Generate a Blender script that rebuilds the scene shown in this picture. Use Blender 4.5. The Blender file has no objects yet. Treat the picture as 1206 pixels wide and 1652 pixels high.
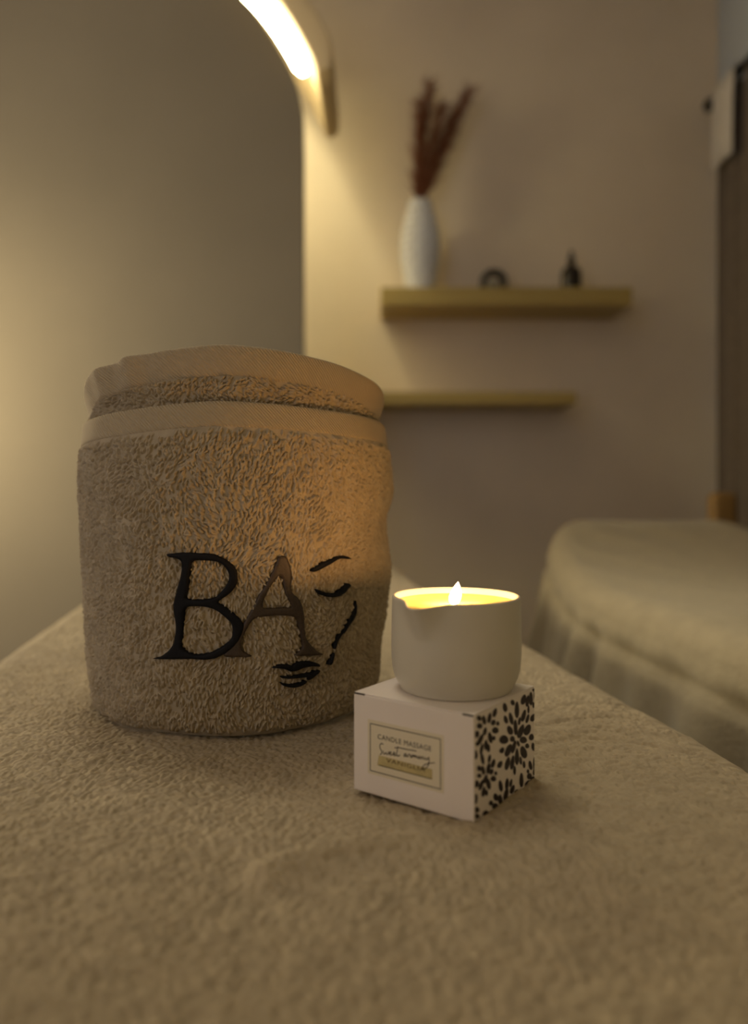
import bpy, bmesh, math, random
import numpy as np
from mathutils import Vector, Matrix
from mathutils.bvhtree import BVHTree
from mathutils.geometry import delaunay_2d_cdt

random.seed(7)
RNG = np.random.default_rng(11)
SC = bpy.context.scene
COL = SC.collection
PI = math.pi

# ------------------------------------------------------------------ camera
FPX, HX, HY, EYE = 1240.0, 603.0, 790.0, 0.87
TOP = 0.70                                    # top of the massage bed
cam = bpy.data.cameras.new('camera')
cam.sensor_fit = 'VERTICAL'
cam.sensor_height = 36.0
cam.lens = FPX / 1652.0 * 36.0
cam.shift_y = -(826.0 - HY) / 1652.0
cam.clip_start = 0.01
cam.dof.use_dof = True
cam.dof.focus_distance = 0.495
cam.dof.aperture_fstop = 3.3
cam_ob = bpy.data.objects.new('camera', cam)
cam_ob.location = (0, 0, EYE)
cam_ob.rotation_euler = (PI / 2, 0, 0)
COL.objects.link(cam_ob)
SC.camera = cam_ob

# ------------------------------------------------------------------ light
world = bpy.data.worlds.new('world')
SC.world = world
world.use_nodes = True
wb = world.node_tree.nodes['Background']
wb.inputs[0].default_value = (0.94, 0.95, 1.06, 1)
wb.inputs[1].default_value = 1.25
LED_STRENGTH = 62.0
LED_COLOR = (1.0, 0.87, 0.50)
FLAME_POWER = 0.34
# warm lamp standing out of the picture at the left
lamp = bpy.data.lights.new('left_lamp', 'POINT')
lamp.energy = 42.0
lamp.color = (1.0, 0.82, 0.48)
lamp.shadow_soft_size = 0.14
lamp_ob = bpy.data.objects.new('left_lamp', lamp)
lamp_ob.location = (-1.45, 1.72, 1.15)
COL.objects.link(lamp_ob)
# spot added above the near bed for top light; soft cone dims its edges
top_spot = bpy.data.lights.new('added_top_spot', 'SPOT')
top_spot.energy = 64.0
top_spot.color = (1.0, 0.88, 0.66)
top_spot.shadow_soft_size = 0.34
top_spot.spot_size = math.radians(48)
top_spot.spot_blend = 1.0
top_spot_ob = bpy.data.objects.new('added_top_spot', top_spot)
top_spot_ob.location = (-0.25, 1.12, 2.76)
top_spot_ob.rotation_euler = (Vector((0.12, 0.98, 0.70)) - Vector((-0.25, 1.12, 2.76))).to_track_quat('-Z', 'Y').to_euler()
COL.objects.link(top_spot_ob)
SC.view_settings.view_transform = 'Standard'
SC.view_settings.look = 'None'
SC.view_settings.gamma = 1.0
SC.view_settings.use_curve_mapping = False
SC.view_settings.exposure = 0.0
SC.cycles.use_denoising = True
SC.cycles.max_bounces = 8
SC.cycles.diffuse_bounces = 5
SC.cycles.sample_clamp_indirect = 4.0

# ------------------------------------------------------------------ materials
def nt(m):
    return m.node_tree.nodes, m.node_tree.links

def mat(name, color, rough=0.6, metal=0.0, var=0.0, scale=20.0, bump=0.0, bscale=200.0, bdist=0.001,
        sheen=0.0, spec=0.5, sss=0.0, sssr=(0.01, 0.006, 0.003), stretch=(1, 1, 1)):
    m = bpy.data.materials.new(name)
    m.use_nodes = True
    n, l = nt(m)
    b = n['Principled BSDF']
    b.inputs['Base Color'].default_value = (*color, 1)
    b.inputs['Roughness'].default_value = rough
    b.inputs['Metallic'].default_value = metal
    b.inputs['Specular IOR Level'].default_value = spec
    if sheen:
        b.inputs['Sheen Weight'].default_value = sheen
        b.inputs['Sheen Roughness'].default_value = 0.5
    if sss:
        b.inputs['Subsurface Weight'].default_value = sss
        b.inputs['Subsurface Radius'].default_value = sssr
        b.inputs['Subsurface Scale'].default_value = 1.0
    tc = n.new('ShaderNodeTexCoord')
    mp = n.new('ShaderNodeMapping')
    mp.inputs['Scale'].default_value = stretch
    l.new(tc.outputs['Object'], mp.inputs['Vector'])
    if var:
        t = n.new('ShaderNodeTexNoise')
        t.inputs['Scale'].default_value = scale
        t.inputs['Detail'].default_value = 4
        l.new(mp.outputs[0], t.inputs['Vector'])
        r = n.new('ShaderNodeValToRGB')
        lo = tuple(max(0, c * (1 - var)) for c in color)
        hi = tuple(min(1, c * (1 + var)) for c in color)
        r.color_ramp.elements[0].position = 0.3
        r.color_ramp.elements[1].position = 0.7
        r.color_ramp.elements[0].color = (*lo, 1)
        r.color_ramp.elements[1].color = (*hi, 1)
        l.new(t.outputs['Fac'], r.inputs[0])
        l.new(r.outputs[0], b.inputs['Base Color'])
    if bump:
        t2 = n.new('ShaderNodeTexNoise')
        t2.inputs['Scale'].default_value = bscale
        t2.inputs['Detail'].default_value = 3
        l.new(mp.outputs[0], t2.inputs['Vector'])
        bp = n.new('ShaderNodeBump')
        bp.inputs['Strength'].default_value = bump
        bp.inputs['Distance'].default_value = bdist
        l.new(t2.outputs['Fac'], bp.inputs['Height'])
        l.new(bp.outputs[0], b.inputs['Normal'])
    return m

def twill_mat(name, color):
    """flat woven hem with a diagonal twill rib"""
    m = mat(name, color, 0.85, sheen=0.15)
    n, l = nt(m)
    b = n['Principled BSDF']
    tc = n.new('ShaderNodeUVMap')
    w = n.new('ShaderNodeTexWave')
    w.wave_type = 'BANDS'
    w.bands_direction = 'DIAGONAL'
    w.inputs['Scale'].default_value = 260.0
    w.inputs['Distortion'].default_value = 1.0
    w.inputs['Detail'].default_value = 1.0
    l.new(tc.outputs[0], w.inputs['Vector'])
    bp = n.new('ShaderNodeBump')
    bp.inputs['Strength'].default_value = 0.8
    bp.inputs['Distance'].default_value = 0.0008
    l.new(w.outputs['Fac'], bp.inputs['Height'])
    l.new(bp.outputs[0], b.inputs['Normal'])
    return m

def emit_mat(name, color, strength):
    m = bpy.data.materials.new(name)
    m.use_nodes = True
    n, l = nt(m)
    n.remove(n['Principled BSDF'])
    e = n.new('ShaderNodeEmission')
    e.inputs[0].default_value = (*color, 1)
    e.inputs[1].default_value = strength
    l.new(e.outputs[0], n['Material Output'].inputs['Surface'])
    return m

def wood_mat(name, c0, c1):
    m = mat(name, c0, 0.45)
    n, l = nt(m)
    b = n['Principled BSDF']
    tc = n.new('ShaderNodeTexCoord')
    mp = n.new('ShaderNodeMapping')
    mp.inputs['Scale'].default_value = (1.5, 14, 14)
    t = n.new('ShaderNodeTexNoise')
    t.inputs['Scale'].default_value = 4
    t.inputs['Detail'].default_value = 6
    r = n.new('ShaderNodeValToRGB')
    r.color_ramp.elements[0].color = (*c0, 1)
    r.color_ramp.elements[1].color = (*c1, 1)
    l.new(tc.outputs['Object'], mp.inputs[0])
    l.new(mp.outputs[0], t.inputs['Vector'])
    l.new(t.outputs['Fac'], r.inputs[0])
    l.new(r.outputs[0], b.inputs['Base Color'])
    return m

M_WALL = mat('warm_plaster', (0.77, 0.67, 0.535), 0.9, var=0.05, scale=3, bump=0.25, bscale=60, bdist=0.002)
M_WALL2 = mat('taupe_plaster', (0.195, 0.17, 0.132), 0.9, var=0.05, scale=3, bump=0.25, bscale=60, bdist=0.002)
M_WHITE = mat('pale_plaster', (0.60, 0.60, 0.62), 0.9, var=0.03, scale=3)
M_COOL_LIT = mat('cool_light_plaster', (0.50, 0.56, 0.66), 0.9, var=0.03, scale=3)  # whitish wall, with the cool light on it put into the blue tint
M_FLOOR = wood_mat('dark_floorboard', (0.05, 0.03, 0.02), (0.10, 0.06, 0.035))
M_BAND = mat('cream_hood', (0.68, 0.55, 0.34), 0.7)
M_SHELF = wood_mat('honey_oak', (0.34, 0.25, 0.075), (0.46, 0.35, 0.12))
TERRY = (0.40, 0.335, 0.24)
M_TERRY = mat('beige_terry', TERRY, 0.95, var=0.12, scale=90, sheen=0.08, spec=0.1)
M_COVER = mat('sand_terry', (0.40, 0.335, 0.24), 0.95, var=0.12, scale=70, sheen=0.08, spec=0.1)
M_COVER2 = mat('sand_cover', (0.37, 0.325, 0.235), 0.95, var=0.08, scale=40, sheen=0.2, spec=0.1, bump=0.4, bscale=180, bdist=0.003)
M_HEM = twill_mat('beige_twill', (0.44, 0.355, 0.235))
M_BLACK = mat('black_thread', (0.004, 0.004, 0.006), 0.65, bump=0.3, bscale=900, bdist=0.0003, spec=0.2)
M_TAUPE = mat('brown_thread', (0.040, 0.024, 0.013), 0.55, var=0.25, scale=600, bump=0.4, bscale=900, bdist=0.0003)
M_CARD = mat('white_card', (0.82, 0.76, 0.73), 0.55, var=0.02, scale=30)
M_SLIT_SHADE = mat('slit_shadow_card', (0.05, 0.04, 0.035), 0.8)
M_INK = mat('dark_ink', (0.020, 0.011, 0.012), 0.6)
M_INK2 = mat('grey_ink', (0.035, 0.030, 0.028), 0.6)
M_STICK = mat('cream_sticker', (0.74, 0.68, 0.54), 0.5)
M_GOLD = mat('pale_gold_wash', (0.52, 0.44, 0.22), 0.4, var=0.15, scale=120)
M_GOLDINK = mat('gold_brown_ink', (0.11, 0.06, 0.018), 0.5)
M_CERAM = mat('matte_ceramic', (0.58, 0.55, 0.47), 0.42, var=0.02, scale=60, spec=0.4)
M_WAX = mat('ivory_wax', (0.62, 0.50, 0.15), 0.35, sss=0.4, sssr=(0.012, 0.008, 0.003))
M_WICK = mat('charred_wick', (0.01, 0.008, 0.006), 0.9)
M_VASE = mat('white_glaze', (0.72, 0.74, 0.78), 0.25, var=0.03, scale=20)
M_GRASS = mat('russet_grass', (0.22, 0.075, 0.035), 0.9, var=0.3, scale=60)
M_CORE = mat('grey_stone', (0.20, 0.20, 0.17), 0.6)
M_DARK = mat('black_ceramic', (0.015, 0.014, 0.013), 0.45)
M_BOTTLE = mat('dark_amber_glass', (0.012, 0.007, 0.004), 0.18)
M_CURT = mat('brown_drape', (0.13, 0.105, 0.085), 0.95, var=0.1, scale=30, sheen=0.2)
M_PALE = mat('pale_cotton', (0.60, 0.58, 0.57), 0.9, var=0.04, scale=30)
M_ROD = mat('black_iron', (0.02, 0.02, 0.022), 0.4, metal=0.6)
M_PAD = mat('ochre_vinyl', (0.26, 0.155, 0.05), 0.55)
M_MATT = mat('mattress_vinyl', (0.30, 0.25, 0.2), 0.6)
M_LEG = wood_mat('beech_leg', (0.22, 0.13, 0.06), (0.30, 0.19, 0.09))
M_PEARL = mat('pearl_thread', (0.60, 0.58, 0.45), 0.3)
M_LED = emit_mat('led_diffuser', LED_COLOR, LED_STRENGTH)

# ------------------------------------------------------------------ object helpers
def link(o, parent=None):
    COL.objects.link(o)
    if parent is not None:
        o.parent = parent
    return o

def tag(o, label, cat, group=None):
    o['label'] = label
    o['category'] = cat
    if group:
        o['group'] = group
    return o

def thing(name, label, cat, loc=(0, 0, 0), rz=0.0, group=None):
    o = bpy.data.objects.new(name, None)
    o.empty_display_size = 0.05
    o.location = loc
    o.rotation_euler = (0, 0, rz)
    link(o)
    return tag(o, label, cat, group)

def mesh_obj(name, V, F, m, parent=None, smooth=True, kind=None):
    me = bpy.data.meshes.new(name)
    me.from_pydata([tuple(v) for v in V], [], [tuple(f) for f in F])
    me.update()
    if smooth:
        me.shade_smooth()
    me.materials.append(m)
    o = bpy.data.objects.new(name, me)
    if kind:
        o['kind'] = kind
    return link(o, parent)

def grid_obj(name, P, m, parent=None, wrap=False, uv=None, smooth=True):
    """P: (rows, cols, 3) array of points -> quad mesh, written in bulk"""
    r, c = P.shape[:2]
    idx = np.arange(r * c).reshape(r, c)
    if wrap:
        idx2 = np.concatenate([idx, idx[:, :1]], axis=1)
    else:
        idx2 = idx
    q = np.stack([idx2[:-1, :-1], idx2[:-1, 1:], idx2[1:, 1:], idx2[1:, :-1]], axis=-1).reshape(-1, 4)
    nf = len(q)
    me = bpy.data.meshes.new(name)
    me.vertices.add(r * c)
    me.vertices.foreach_set('co', P.reshape(-1).astype(np.float32))
    me.loops.add(nf * 4)
    me.loops.foreach_set('vertex_index', q.reshape(-1).astype(np.int32))
    me.polygons.add(nf)
    me.polygons.foreach_set('loop_start', (np.arange(nf) * 4).astype(np.int32))
    me.update(calc_edges=True)
    if uv is not None:
        u = me.uv_layers.new(name='UVMap')
        u.data.foreach_set('uv', uv.reshape(-1, 2)[q.reshape(-1)].reshape(-1).astype(np.float32))
    if smooth:
        me.shade_smooth()
    me.materials.append(m)
    o = bpy.data.objects.new(name, me)
    return link(o, parent)

def bm_obj(name, bm, m, parent=None, smooth=False, bevel=0.0, kind=None):
    me = bpy.data.meshes.new(name)
    bm.normal_update()
    bm.to_mesh(me)
    bm.free()
    if smooth:
        me.shade_smooth()
    me.materials.append(m)
    o = bpy.data.objects.new(name, me)
    if kind:
        o['kind'] = kind
    link(o, parent)
    if bevel:
        md = o.modifiers.new('bevel', 'BEVEL')
        md.width = bevel
        md.segments = 3
        md.limit_method = 'ANGLE'
    return o

def box_bm(x0, x1, y0, y1, z0, z1, bm=None):
    bm = bm or bmesh.new()
    vs = [bm.verts.new(p) for p in ((x0, y0, z0), (x1, y0, z0), (x1, y1, z0), (x0, y1, z0),
                                    (x0, y0, z1), (x1, y0, z1), (x1, y1, z1), (x0, y1, z1))]
    for f in ((0, 3, 2, 1), (4, 5, 6, 7), (0, 1, 5, 4), (1, 2, 6, 5), (2, 3, 7, 6), (3, 0, 4, 7)):
        bm.faces.new([vs[i] for i in f])
    return bm

def lathe(name, prof, m, parent=None, n=64, deform=None, loc=(0, 0, 0)):
    """prof: list of (r, z), closed at axis if r==0"""
    a = np.linspace(0, 2 * PI, n, endpoint=False)
    rows = []
    for k, (r, z) in enumerate(prof):
        pts = np.stack([r * np.cos(a), r * np.sin(a), np.full(n, z)], axis=-1)
        if deform:
            pts = np.array([deform(p, k, r, z) for p in pts])
        rows.append(pts)
    P = np.array(rows) + np.array(loc)
    return grid_obj(name, P, m, parent, wrap=True)

def tube(name, pts, rads, m, parent=None, n=8, cap=True):
    V, F = [], []
    pts = [Vector(p) for p in pts]
    for i, p in enumerate(pts):
        t = (pts[min(i + 1, len(pts) - 1)] - pts[max(i - 1, 0)]).normalized()
        up = Vector((0, 0, 1)) if abs(t.z) < 0.9 else Vector((1, 0, 0))
        a = t.cross(up).normalized()
        b = t.cross(a).normalized()
        r = rads[i] if hasattr(rads, '__len__') else rads
        for k in range(n):
            ang = 2 * PI * k / n
            V.append(p + a * (r * math.cos(ang)) + b * (r * math.sin(ang)))
    for i in range(len(pts) - 1):
        for k in range(n):
            F.append((i * n + k, i * n + (k + 1) % n, (i + 1) * n + (k + 1) % n, (i + 1) * n + k))
    if cap:
        F.append(tuple(range(n - 1, -1, -1)))
        F.append(tuple((len(pts) - 1) * n + k for k in range(n)))
    return mesh_obj(name, V, F, m, parent)

def ray(px, py):
    return Vector(((px - HX) / FPX, 1.0, -(py - HY) / FPX))

def terry_height(nr, nc, length, width, cover, seed, vertical=True, spread=0.5, flow_scale=60):
    """height field of terry loops: overlapping elongated bumps, 0..1 (length, width in cells)"""
    g = np.random.default_rng(seed)
    H = np.zeros((nr, nc), np.float32)
    n = int(nr * nc / (length * width) * cover)
    # slowly wandering lie of the pile
    fr, fc = nr // flow_scale + 3, nc // flow_scale + 3
    flow = g.normal(0, spread, (fr, fc))
    R = int(max(length, width) * 0.9) + 1
    yy, xx = np.mgrid[-R:R + 1, -R:R + 1].astype(np.float32)
    stamps = []
    na = 24
    for k in range(na):
        a = PI * k / na
        u = xx * math.cos(a) + yy * math.sin(a)
        v = -xx * math.sin(a) + yy * math.cos(a)
        stamps.append(np.clip(1 - (u / (length * 0.62)) ** 2 - (v / (width * 0.62)) ** 2, 0, 1) ** 0.6)
    rr = g.integers(R, nr - R - 1, n)
    cc = g.integers(R, nc - R - 1, n)
    am = g.uniform(0.45, 1.0, n)
    jit = g.normal(0, 0.28, n)
    base = PI / 2 if vertical else 0.0
    for i in range(n):
        r, c = rr[i], cc[i]
        a = base + flow[r // flow_scale + 1, c // flow_scale + 1] + jit[i]
        s = stamps[int(round(a / PI * na)) % na]
        v = H[r - R:r + R + 1, c - R:c + R + 1]
        np.maximum(v, s * am[i], out=v)
    return H

def smooth_noise(nr, nc, cell, seed):
    g = np.random.default_rng(seed)
    a = g.normal(0, 1, (nr // cell + 3, nc // cell + 3))
    y = np.arange(nr) / cell
    x = np.arange(nc) / cell
    yi, xi = y.astype(int), x.astype(int)
    fy, fx = (y - yi), (x - xi)
    fy = (fy * fy * (3 - 2 * fy))[:, None]
    fx = (fx * fx * (3 - 2 * fx))[None, :]
    A = a[yi][:, xi]; B = a[yi][:, xi + 1]; Cc = a[yi + 1][:, xi]; D = a[yi + 1][:, xi + 1]
    return (A * (1 - fx) + B * fx) * (1 - fy) + (Cc * (1 - fx) + D * fx) * fy

# ------------------------------------------------------------------ room shell
YB = 3.10                       # back wall
XR = 1.385                      # right wall
ZC = 3.00
XL = -2.45

def struct_box(name, x0, x1, y0, y1, z0, z1, m):
    return bm_obj(name, box_bm(x0, x1, y0, y1, z0, z1), m, kind='structure')

struct_box('floor', XL - 0.1, XR + 0.1, -2.2, YB + 0.1, -0.05, 0.0, M_FLOOR)
struct_box('ceiling', XL - 0.1, XR + 0.1, -2.2, YB + 0.1, ZC, ZC + 0.05, M_WHITE)
struct_box('wall_back', XL, XR, YB, YB + 0.1, 0, ZC, M_WALL)
struct_box('wall_right', XR, XR + 0.1, -2.2, YB + 0.1, 0, ZC, M_COOL_LIT)
struct_box('wall_left', XL - 0.1, XL, -2.2, YB + 0.1, 0, ZC, M_WALL)
struct_box('rear_light_block', -0.55, XR + 0.1, -0.5, -0.4, 0, ZC, M_WALL)  # unseen partial wall, added to cut the fill light from behind
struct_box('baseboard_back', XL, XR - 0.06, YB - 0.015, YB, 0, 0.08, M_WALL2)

# arched panel standing in front of the back wall, with a light strip behind its curved edge
AX = -0.90
half = [(-0.207, 0.0), (-0.207, 0.6), (-0.207, 1.2), (-0.207, 1.75), (-0.207, 1.93), (-0.212, 2.01), (-0.236, 2.093), (-0.268, 2.155), (-0.304, 2.215),
        (-0.338, 2.264), (-0.377, 2.311), (-0.47, 2.405), (-0.60, 2.495), (-0.75, 2.553), (-0.90, 2.572)]
def open_chaikin(p, it):
    for _ in range(it):
        q = [p[0]]
        for a_, b_ in zip(p[:-1], p[1:]):
            q.append((a_[0] * .75 + b_[0] * .25, a_[1] * .75 + b_[1] * .25)); q.append((a_[0] * .25 + b_[0] * .75, a_[1] * .25 + b_[1] * .75))
        q.append(p[-1]); p = q
    return p
full = half + [(2 * AX - x, z) for x, z in reversed(half[:-1])]
arch = open_chaikin(full, 2)
def arch_offset(d):
    out = []
    for i, (x, z) in enumerate(arch):
        x0, z0 = arch[max(i - 1, 0)]; x1, z1 = arch[min(i + 1, len(arch) - 1)]
        tx_, tz_ = x1 - x0, z1 - z0
        l_ = math.hypot(tx_, tz_)
        out.append((x + tz_ / l_ * d, z - tx_ / l_ * d))
    return out
PY0, PY1 = 2.270, 2.300
bm = bmesh.new()
fr = [bm.verts.new((x, PY0, z)) for x, z in arch]
bk = [bm.verts.new((x, PY1, z)) for x, z in arch]
bm.faces.new(fr); bm.faces.new(list(reversed(bk)))
for i in range(len(arch)):
    j = (i + 1) % len(arch)
    bm.faces.new((fr[i], bk[i], bk[j], fr[j]))
bmesh.ops.recalc_face_normals(bm, faces=bm.faces)
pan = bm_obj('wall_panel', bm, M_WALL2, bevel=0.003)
tag(pan, 'tall taupe arched panel at left behind the near bed, with a glowing curved edge', 'panel')
# studs that hold the panel off the wall
for px_ in (-1.35, -0.5):
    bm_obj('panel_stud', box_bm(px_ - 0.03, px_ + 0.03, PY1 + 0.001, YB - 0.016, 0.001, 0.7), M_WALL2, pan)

# hood that follows the arch outside the light strip
d_in, d_out = 0.066, 0.140
oi, oo = arch_offset(d_in), arch_offset(d_out)
HZ = 2.055
sel = [i for i, (x, z) in enumerate(arch) if z > HZ]
HY0, HY1 = 2.225, 2.66
P = []
for n_, i in enumerate(sel):
    e_ = min(n_, len(sel) - 1 - n_)
    (xi, zi), (xo, zo) = oi[i], oo[i]
    f_ = min(1.0, max(0.0, (arch[i][1] - HZ) / 0.085))
    f_ = 0.50 + 0.50 * math.sin(f_ * PI / 2)                # the end curls in to a rounded tip
    xo, zo = xi + (xo - xi) * f_, zi + (zo - zi) * f_
    P.append([(xi, HY0, zi), (xi, HY1, zi), (xo, HY1, zo), (xo, HY0, zo)])
hood = grid_obj('arch_hood', np.array(P), M_BAND, None, wrap=True, smooth=False)
bmx = bmesh.new(); bmx.from_mesh(hood.data); bmx.verts.ensure_lookup_table()
for k in (0, len(P) - 1):
    bmx.faces.new([bmx.verts[k * 4 + j] for j in range(4)])
bmesh.ops.recalc_face_normals(bmx, faces=bmx.faces); bmx.to_mesh(hood.data); bmx.free()
md = hood.modifiers.new('bevel', 'BEVEL'); md.width = 0.008; md.segments = 3; md.limit_method = 'ANGLE'; md.angle_limit = 0.9
tag(hood, 'cream curved hood outside the glowing light strip at upper left', 'hood')
for hx in (-1.3, -0.5):
    zt_ = max(z for x, z in oi if abs(x - hx) < 0.06)
    bm_obj('hood_bracket', box_bm(hx - 0.02, hx + 0.02, HY1 - 0.01, YB - 0.001, zt_ + 0.005, zt_ + 0.03), M_BAND, hood)

# led strip
lc = arch_offset(0.040)
LZ = 2.128
seli = [i for i, (x, z) in enumerate(lc) if z > LZ]
LY = 2.325
led = thing('led_strip', 'glowing white curved light strip between arched panel and cream hood at upper left', 'light strip', (AX, LY, 2.1))
P = []
for n_, i in enumerate(seli):
    e_ = min(n_, len(seli) - 1 - n_)
    x, z = lc[i]
    x0, z0 = lc[i - 1]; x1, z1 = lc[i + 1]
    l_ = math.hypot(x1 - x0, z1 - z0)
    nx_, nz_ = (z1 - z0) / l_, -(x1 - x0) / l_
    w = 0.021 * (0.6 if e_ == 0 else 1.0)
    row = []
    for j in range(12):
        b_ = 2 * PI * j / 12
        row.append((x - AX + nx_ * w * math.cos(b_), 0.016 * math.sin(b_), z - 2.1 + nz_ * w * math.cos(b_)))
    P.append(row)
dif = grid_obj('diffuser', np.array(P), M_LED, led, wrap=True)
bmx = bmesh.new(); bmx.from_mesh(dif.data); bmx.verts.ensure_lookup_table()
bmx.faces.new([bmx.verts[j] for j in range(12)]); bmx.faces.new([bmx.verts[(len(P) - 1) * 12 + j] for j in range(12)])
bmesh.ops.recalc_face_normals(bmx, faces=bmx.faces); bmx.to_mesh(dif.data); bmx.free()
P = []
ch0, ch1 = arch_offset(0.062), arch_offset(0.0655)
for i in seli:
    P.append([(ch0[i][0] - AX, y, ch0[i][1] - 2.1) for y in (-0.02, 0.02)] + [(ch1[i][0] - AX, y, ch1[i][1] - 2.1) for y in (0.02, -0.02)])
grid_obj('channel', np.array(P), M_BAND, led, wrap=True, smooth=False)

# ------------------------------------------------------------------ massage bed under the towel cover (foreground)
U = Vector((-0.1617, 0.9868, 0)); Vv = Vector((0.9868, 0.1617, 0))
VL, VR = -0.268, 0.326
UEND, UBEG = 1.97, -0.06

def bed(name, label, loc, rz, length, width, z, head=None):
    b = thing(name, label, 'massage bed', loc, rz)
    hw = width / 2
    bm_obj('mattress', box_bm(-hw, hw, 0, length, z - 0.075, z), M_MATT, b, bevel=0.02)
    bm_obj('frame', box_bm(-hw + 0.03, hw - 0.03, 0.05, length - 0.05, z - 0.13, z - 0.077), M_LEG, b, bevel=0.004)
    for sx in (-1, 1):
        for yy in (0.16, length - 0.16):
            x = sx * (hw - 0.09)
            bm_obj('leg', box_bm(x - 0.025, x + 0.025, yy - 0.025, yy + 0.025, 0, z - 0.131), M_LEG, b, bevel=0.004)
    return b

mid = Vv * ((VL + VR) / 2) + U * (UBEG + 0.03)
bed('massage_bed', 'massage bed under the towel and candle, hidden by its terry cover', (mid.x, mid.y, 0),
    math.atan2(U.y, U.x) - PI / 2, UEND - UBEG - 0.06, VR - VL - 0.05, TOP - 0.008)

def ridge(x, y, pts, h, w):
    """height of a crease drawn along pts (list of (x,y)); w = half width"""
    out = np.zeros_like(x)
    for (ax, ay), (bx, by) in zip(pts[:-1], pts[1:]):
        dx, dy = bx - ax, by - ay
        t = np.clip(((x - ax) * dx + (y - ay) * dy) / (dx * dx + dy * dy), 0, 1)
        d = np.hypot(x - ax - t * dx, y - ay - t * dy)
        out = np.maximum(out, np.exp(-(d / w) ** 2))
    return out * h

def on_bed(px, py):
    d = ray(px, py)
    t = (TOP - EYE) / d.z
    return (d.x * t, d.y * t)

# cross profile (v, drop, lateral) and length rows
er = 0.030
prof = []
for k in range(14, 0, -1):
    prof.append((VL - 0.010 * (k / 14), er + 0.36 * (k / 14)))
for k in range(11):
    a = PI / 2 * k / 10
    prof.append((VL + er - er * math.cos(a), er - er * math.sin(a)))
vs_top = np.arange(VL + er + 0.00085, VR - er, 0.00085)
prof += [(v, 0.0) for v in vs_top]
for k in range(11):
    a = PI / 2 * (10 - k) / 10
    prof.append((VR - er + er * math.cos(a), er - er * math.sin(a)))
for k in range(1, 15):
    prof.append((VR + 0.010 * (k / 14), er + 0.36 * (k / 14)))
prof = np.array(prof)
rows = [(UBEG, er + 0.36), (UBEG, er)]
for k in range(1, 7):
    a = PI / 2 * k / 6
    rows.append((UBEG + er - er * math.cos(a), er - er * math.sin(a)))
rows += [(u, 0) for u in np.arange(UBEG + er + 0.01, 0.20, 0.006)]
rows += [(u, 0) for u in np.arange(0.20, 0.86, 0.00095)]
u = 0.86
st = 0.0012
while u < UEND - er - 0.01:
    rows.append((u, 0)); u += st; st = min(st * 1.03, 0.012)
for k in range(9):
    a = PI / 2 * (8 - k) / 8
    rows.append((UEND - er + er * math.cos(a), er - er * math.sin(a)))
for k in range(1, 8):
    rows.append((UEND + 0.004 * k, er + 0.36 * k / 7))
rows = np.array(rows)
nr, nc = len(rows), len(prof)
uu = rows[:, 0][:, None] * np.ones((1, nc)); du = rows[:, 1][:, None]
vv = prof[:, 0][None, :] * np.ones((nr, 1)); dv = prof[:, 1][None, :]
drop = np.maximum(du, dv)
X = vv * Vv.x + uu * U.x
Y = vv * Vv.y + uu * U.y
Hc = terry_height(nr, nc, 4.8, 3.0, 1.6, 3, vertical=False, spread=0.9, flow_scale=30)
und = smooth_noise(nr, nc, 60, 5) * 0.0012 + smooth_noise(nr, nc, 170, 6) * 0.0016
flat = np.clip(1 - drop / er, 0, 1)
Z = TOP - drop + (Hc - 0.6) * 0.0019 * (0.3 + 0.7 * flat) + und * flat * np.clip((uu - 0.15) / 0.1, 0, 1) * np.clip((1.1 - uu) / 0.4, 0, 1)
# bolster under the far end
Z += 0.034 * np.exp(-((uu - 1.78) / 0.20) ** 2) * np.exp(-((vv - 0.03) / 0.36) ** 6)
Z -= 0.006 * np.clip((np.abs(vv - 0.03) - 0.20) / 0.08, 0, 1) ** 2 * flat
# keep the cloth flat where box and towel stand
def soft_rect(cx, cy, r, s):
    d = np.hypot(X - cx, Y - cy)
    return np.clip((d - r) / s, 0, 1)
keep = soft_rect(0.0417, 0.439, 0.056, 0.03) * soft_rect(-0.1125, 0.63, 0.125, 0.04)
creases = ridge(X, Y, [on_bed(*p) for p in ((430, 1408), (520, 1380), (620, 1362), (760, 1338), (850, 1320), (905, 1296))], 0.0065, 0.009)
for pts, h, w in (
        (((872, 1150), (905, 1140), (960, 1132), (1030, 1128)), -0.0022, 0.0042),
        (((868, 1168), (920, 1162), (990, 1156), (1040, 1158), (1085, 1166)), -0.0022, 0.0036),
        (((870, 1198), (930, 1190), (1000, 1191), (1080, 1204), (1150, 1216), (1206, 1230)), -0.0022, 0.0036),
        (((900, 1182), (960, 1174), (1040, 1174), (1110, 1182)), 0.0018, 0.006),
        (((890, 1215), (990, 1208), (1080, 1220)), 0.0016, 0.006),
        (((1000, 1300), (1100, 1330), (1206, 1390)), 0.0022, 0.014),
        (((40, 1330), (200, 1300), (330, 1310)), 0.0016, 0.012)):
    creases = creases + ridge(X, Y, [on_bed(*p) for p in pts], h, w)
Z += creases * flat * np.maximum(keep, 0.25)
PP = np.stack([X, Y, Z], axis=-1)
cover = grid_obj('bed_cover', PP, M_COVER)
tag(cover, 'sand coloured terry cover on the near bed, under the rolled towel and candle box', 'bed cover')

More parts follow.
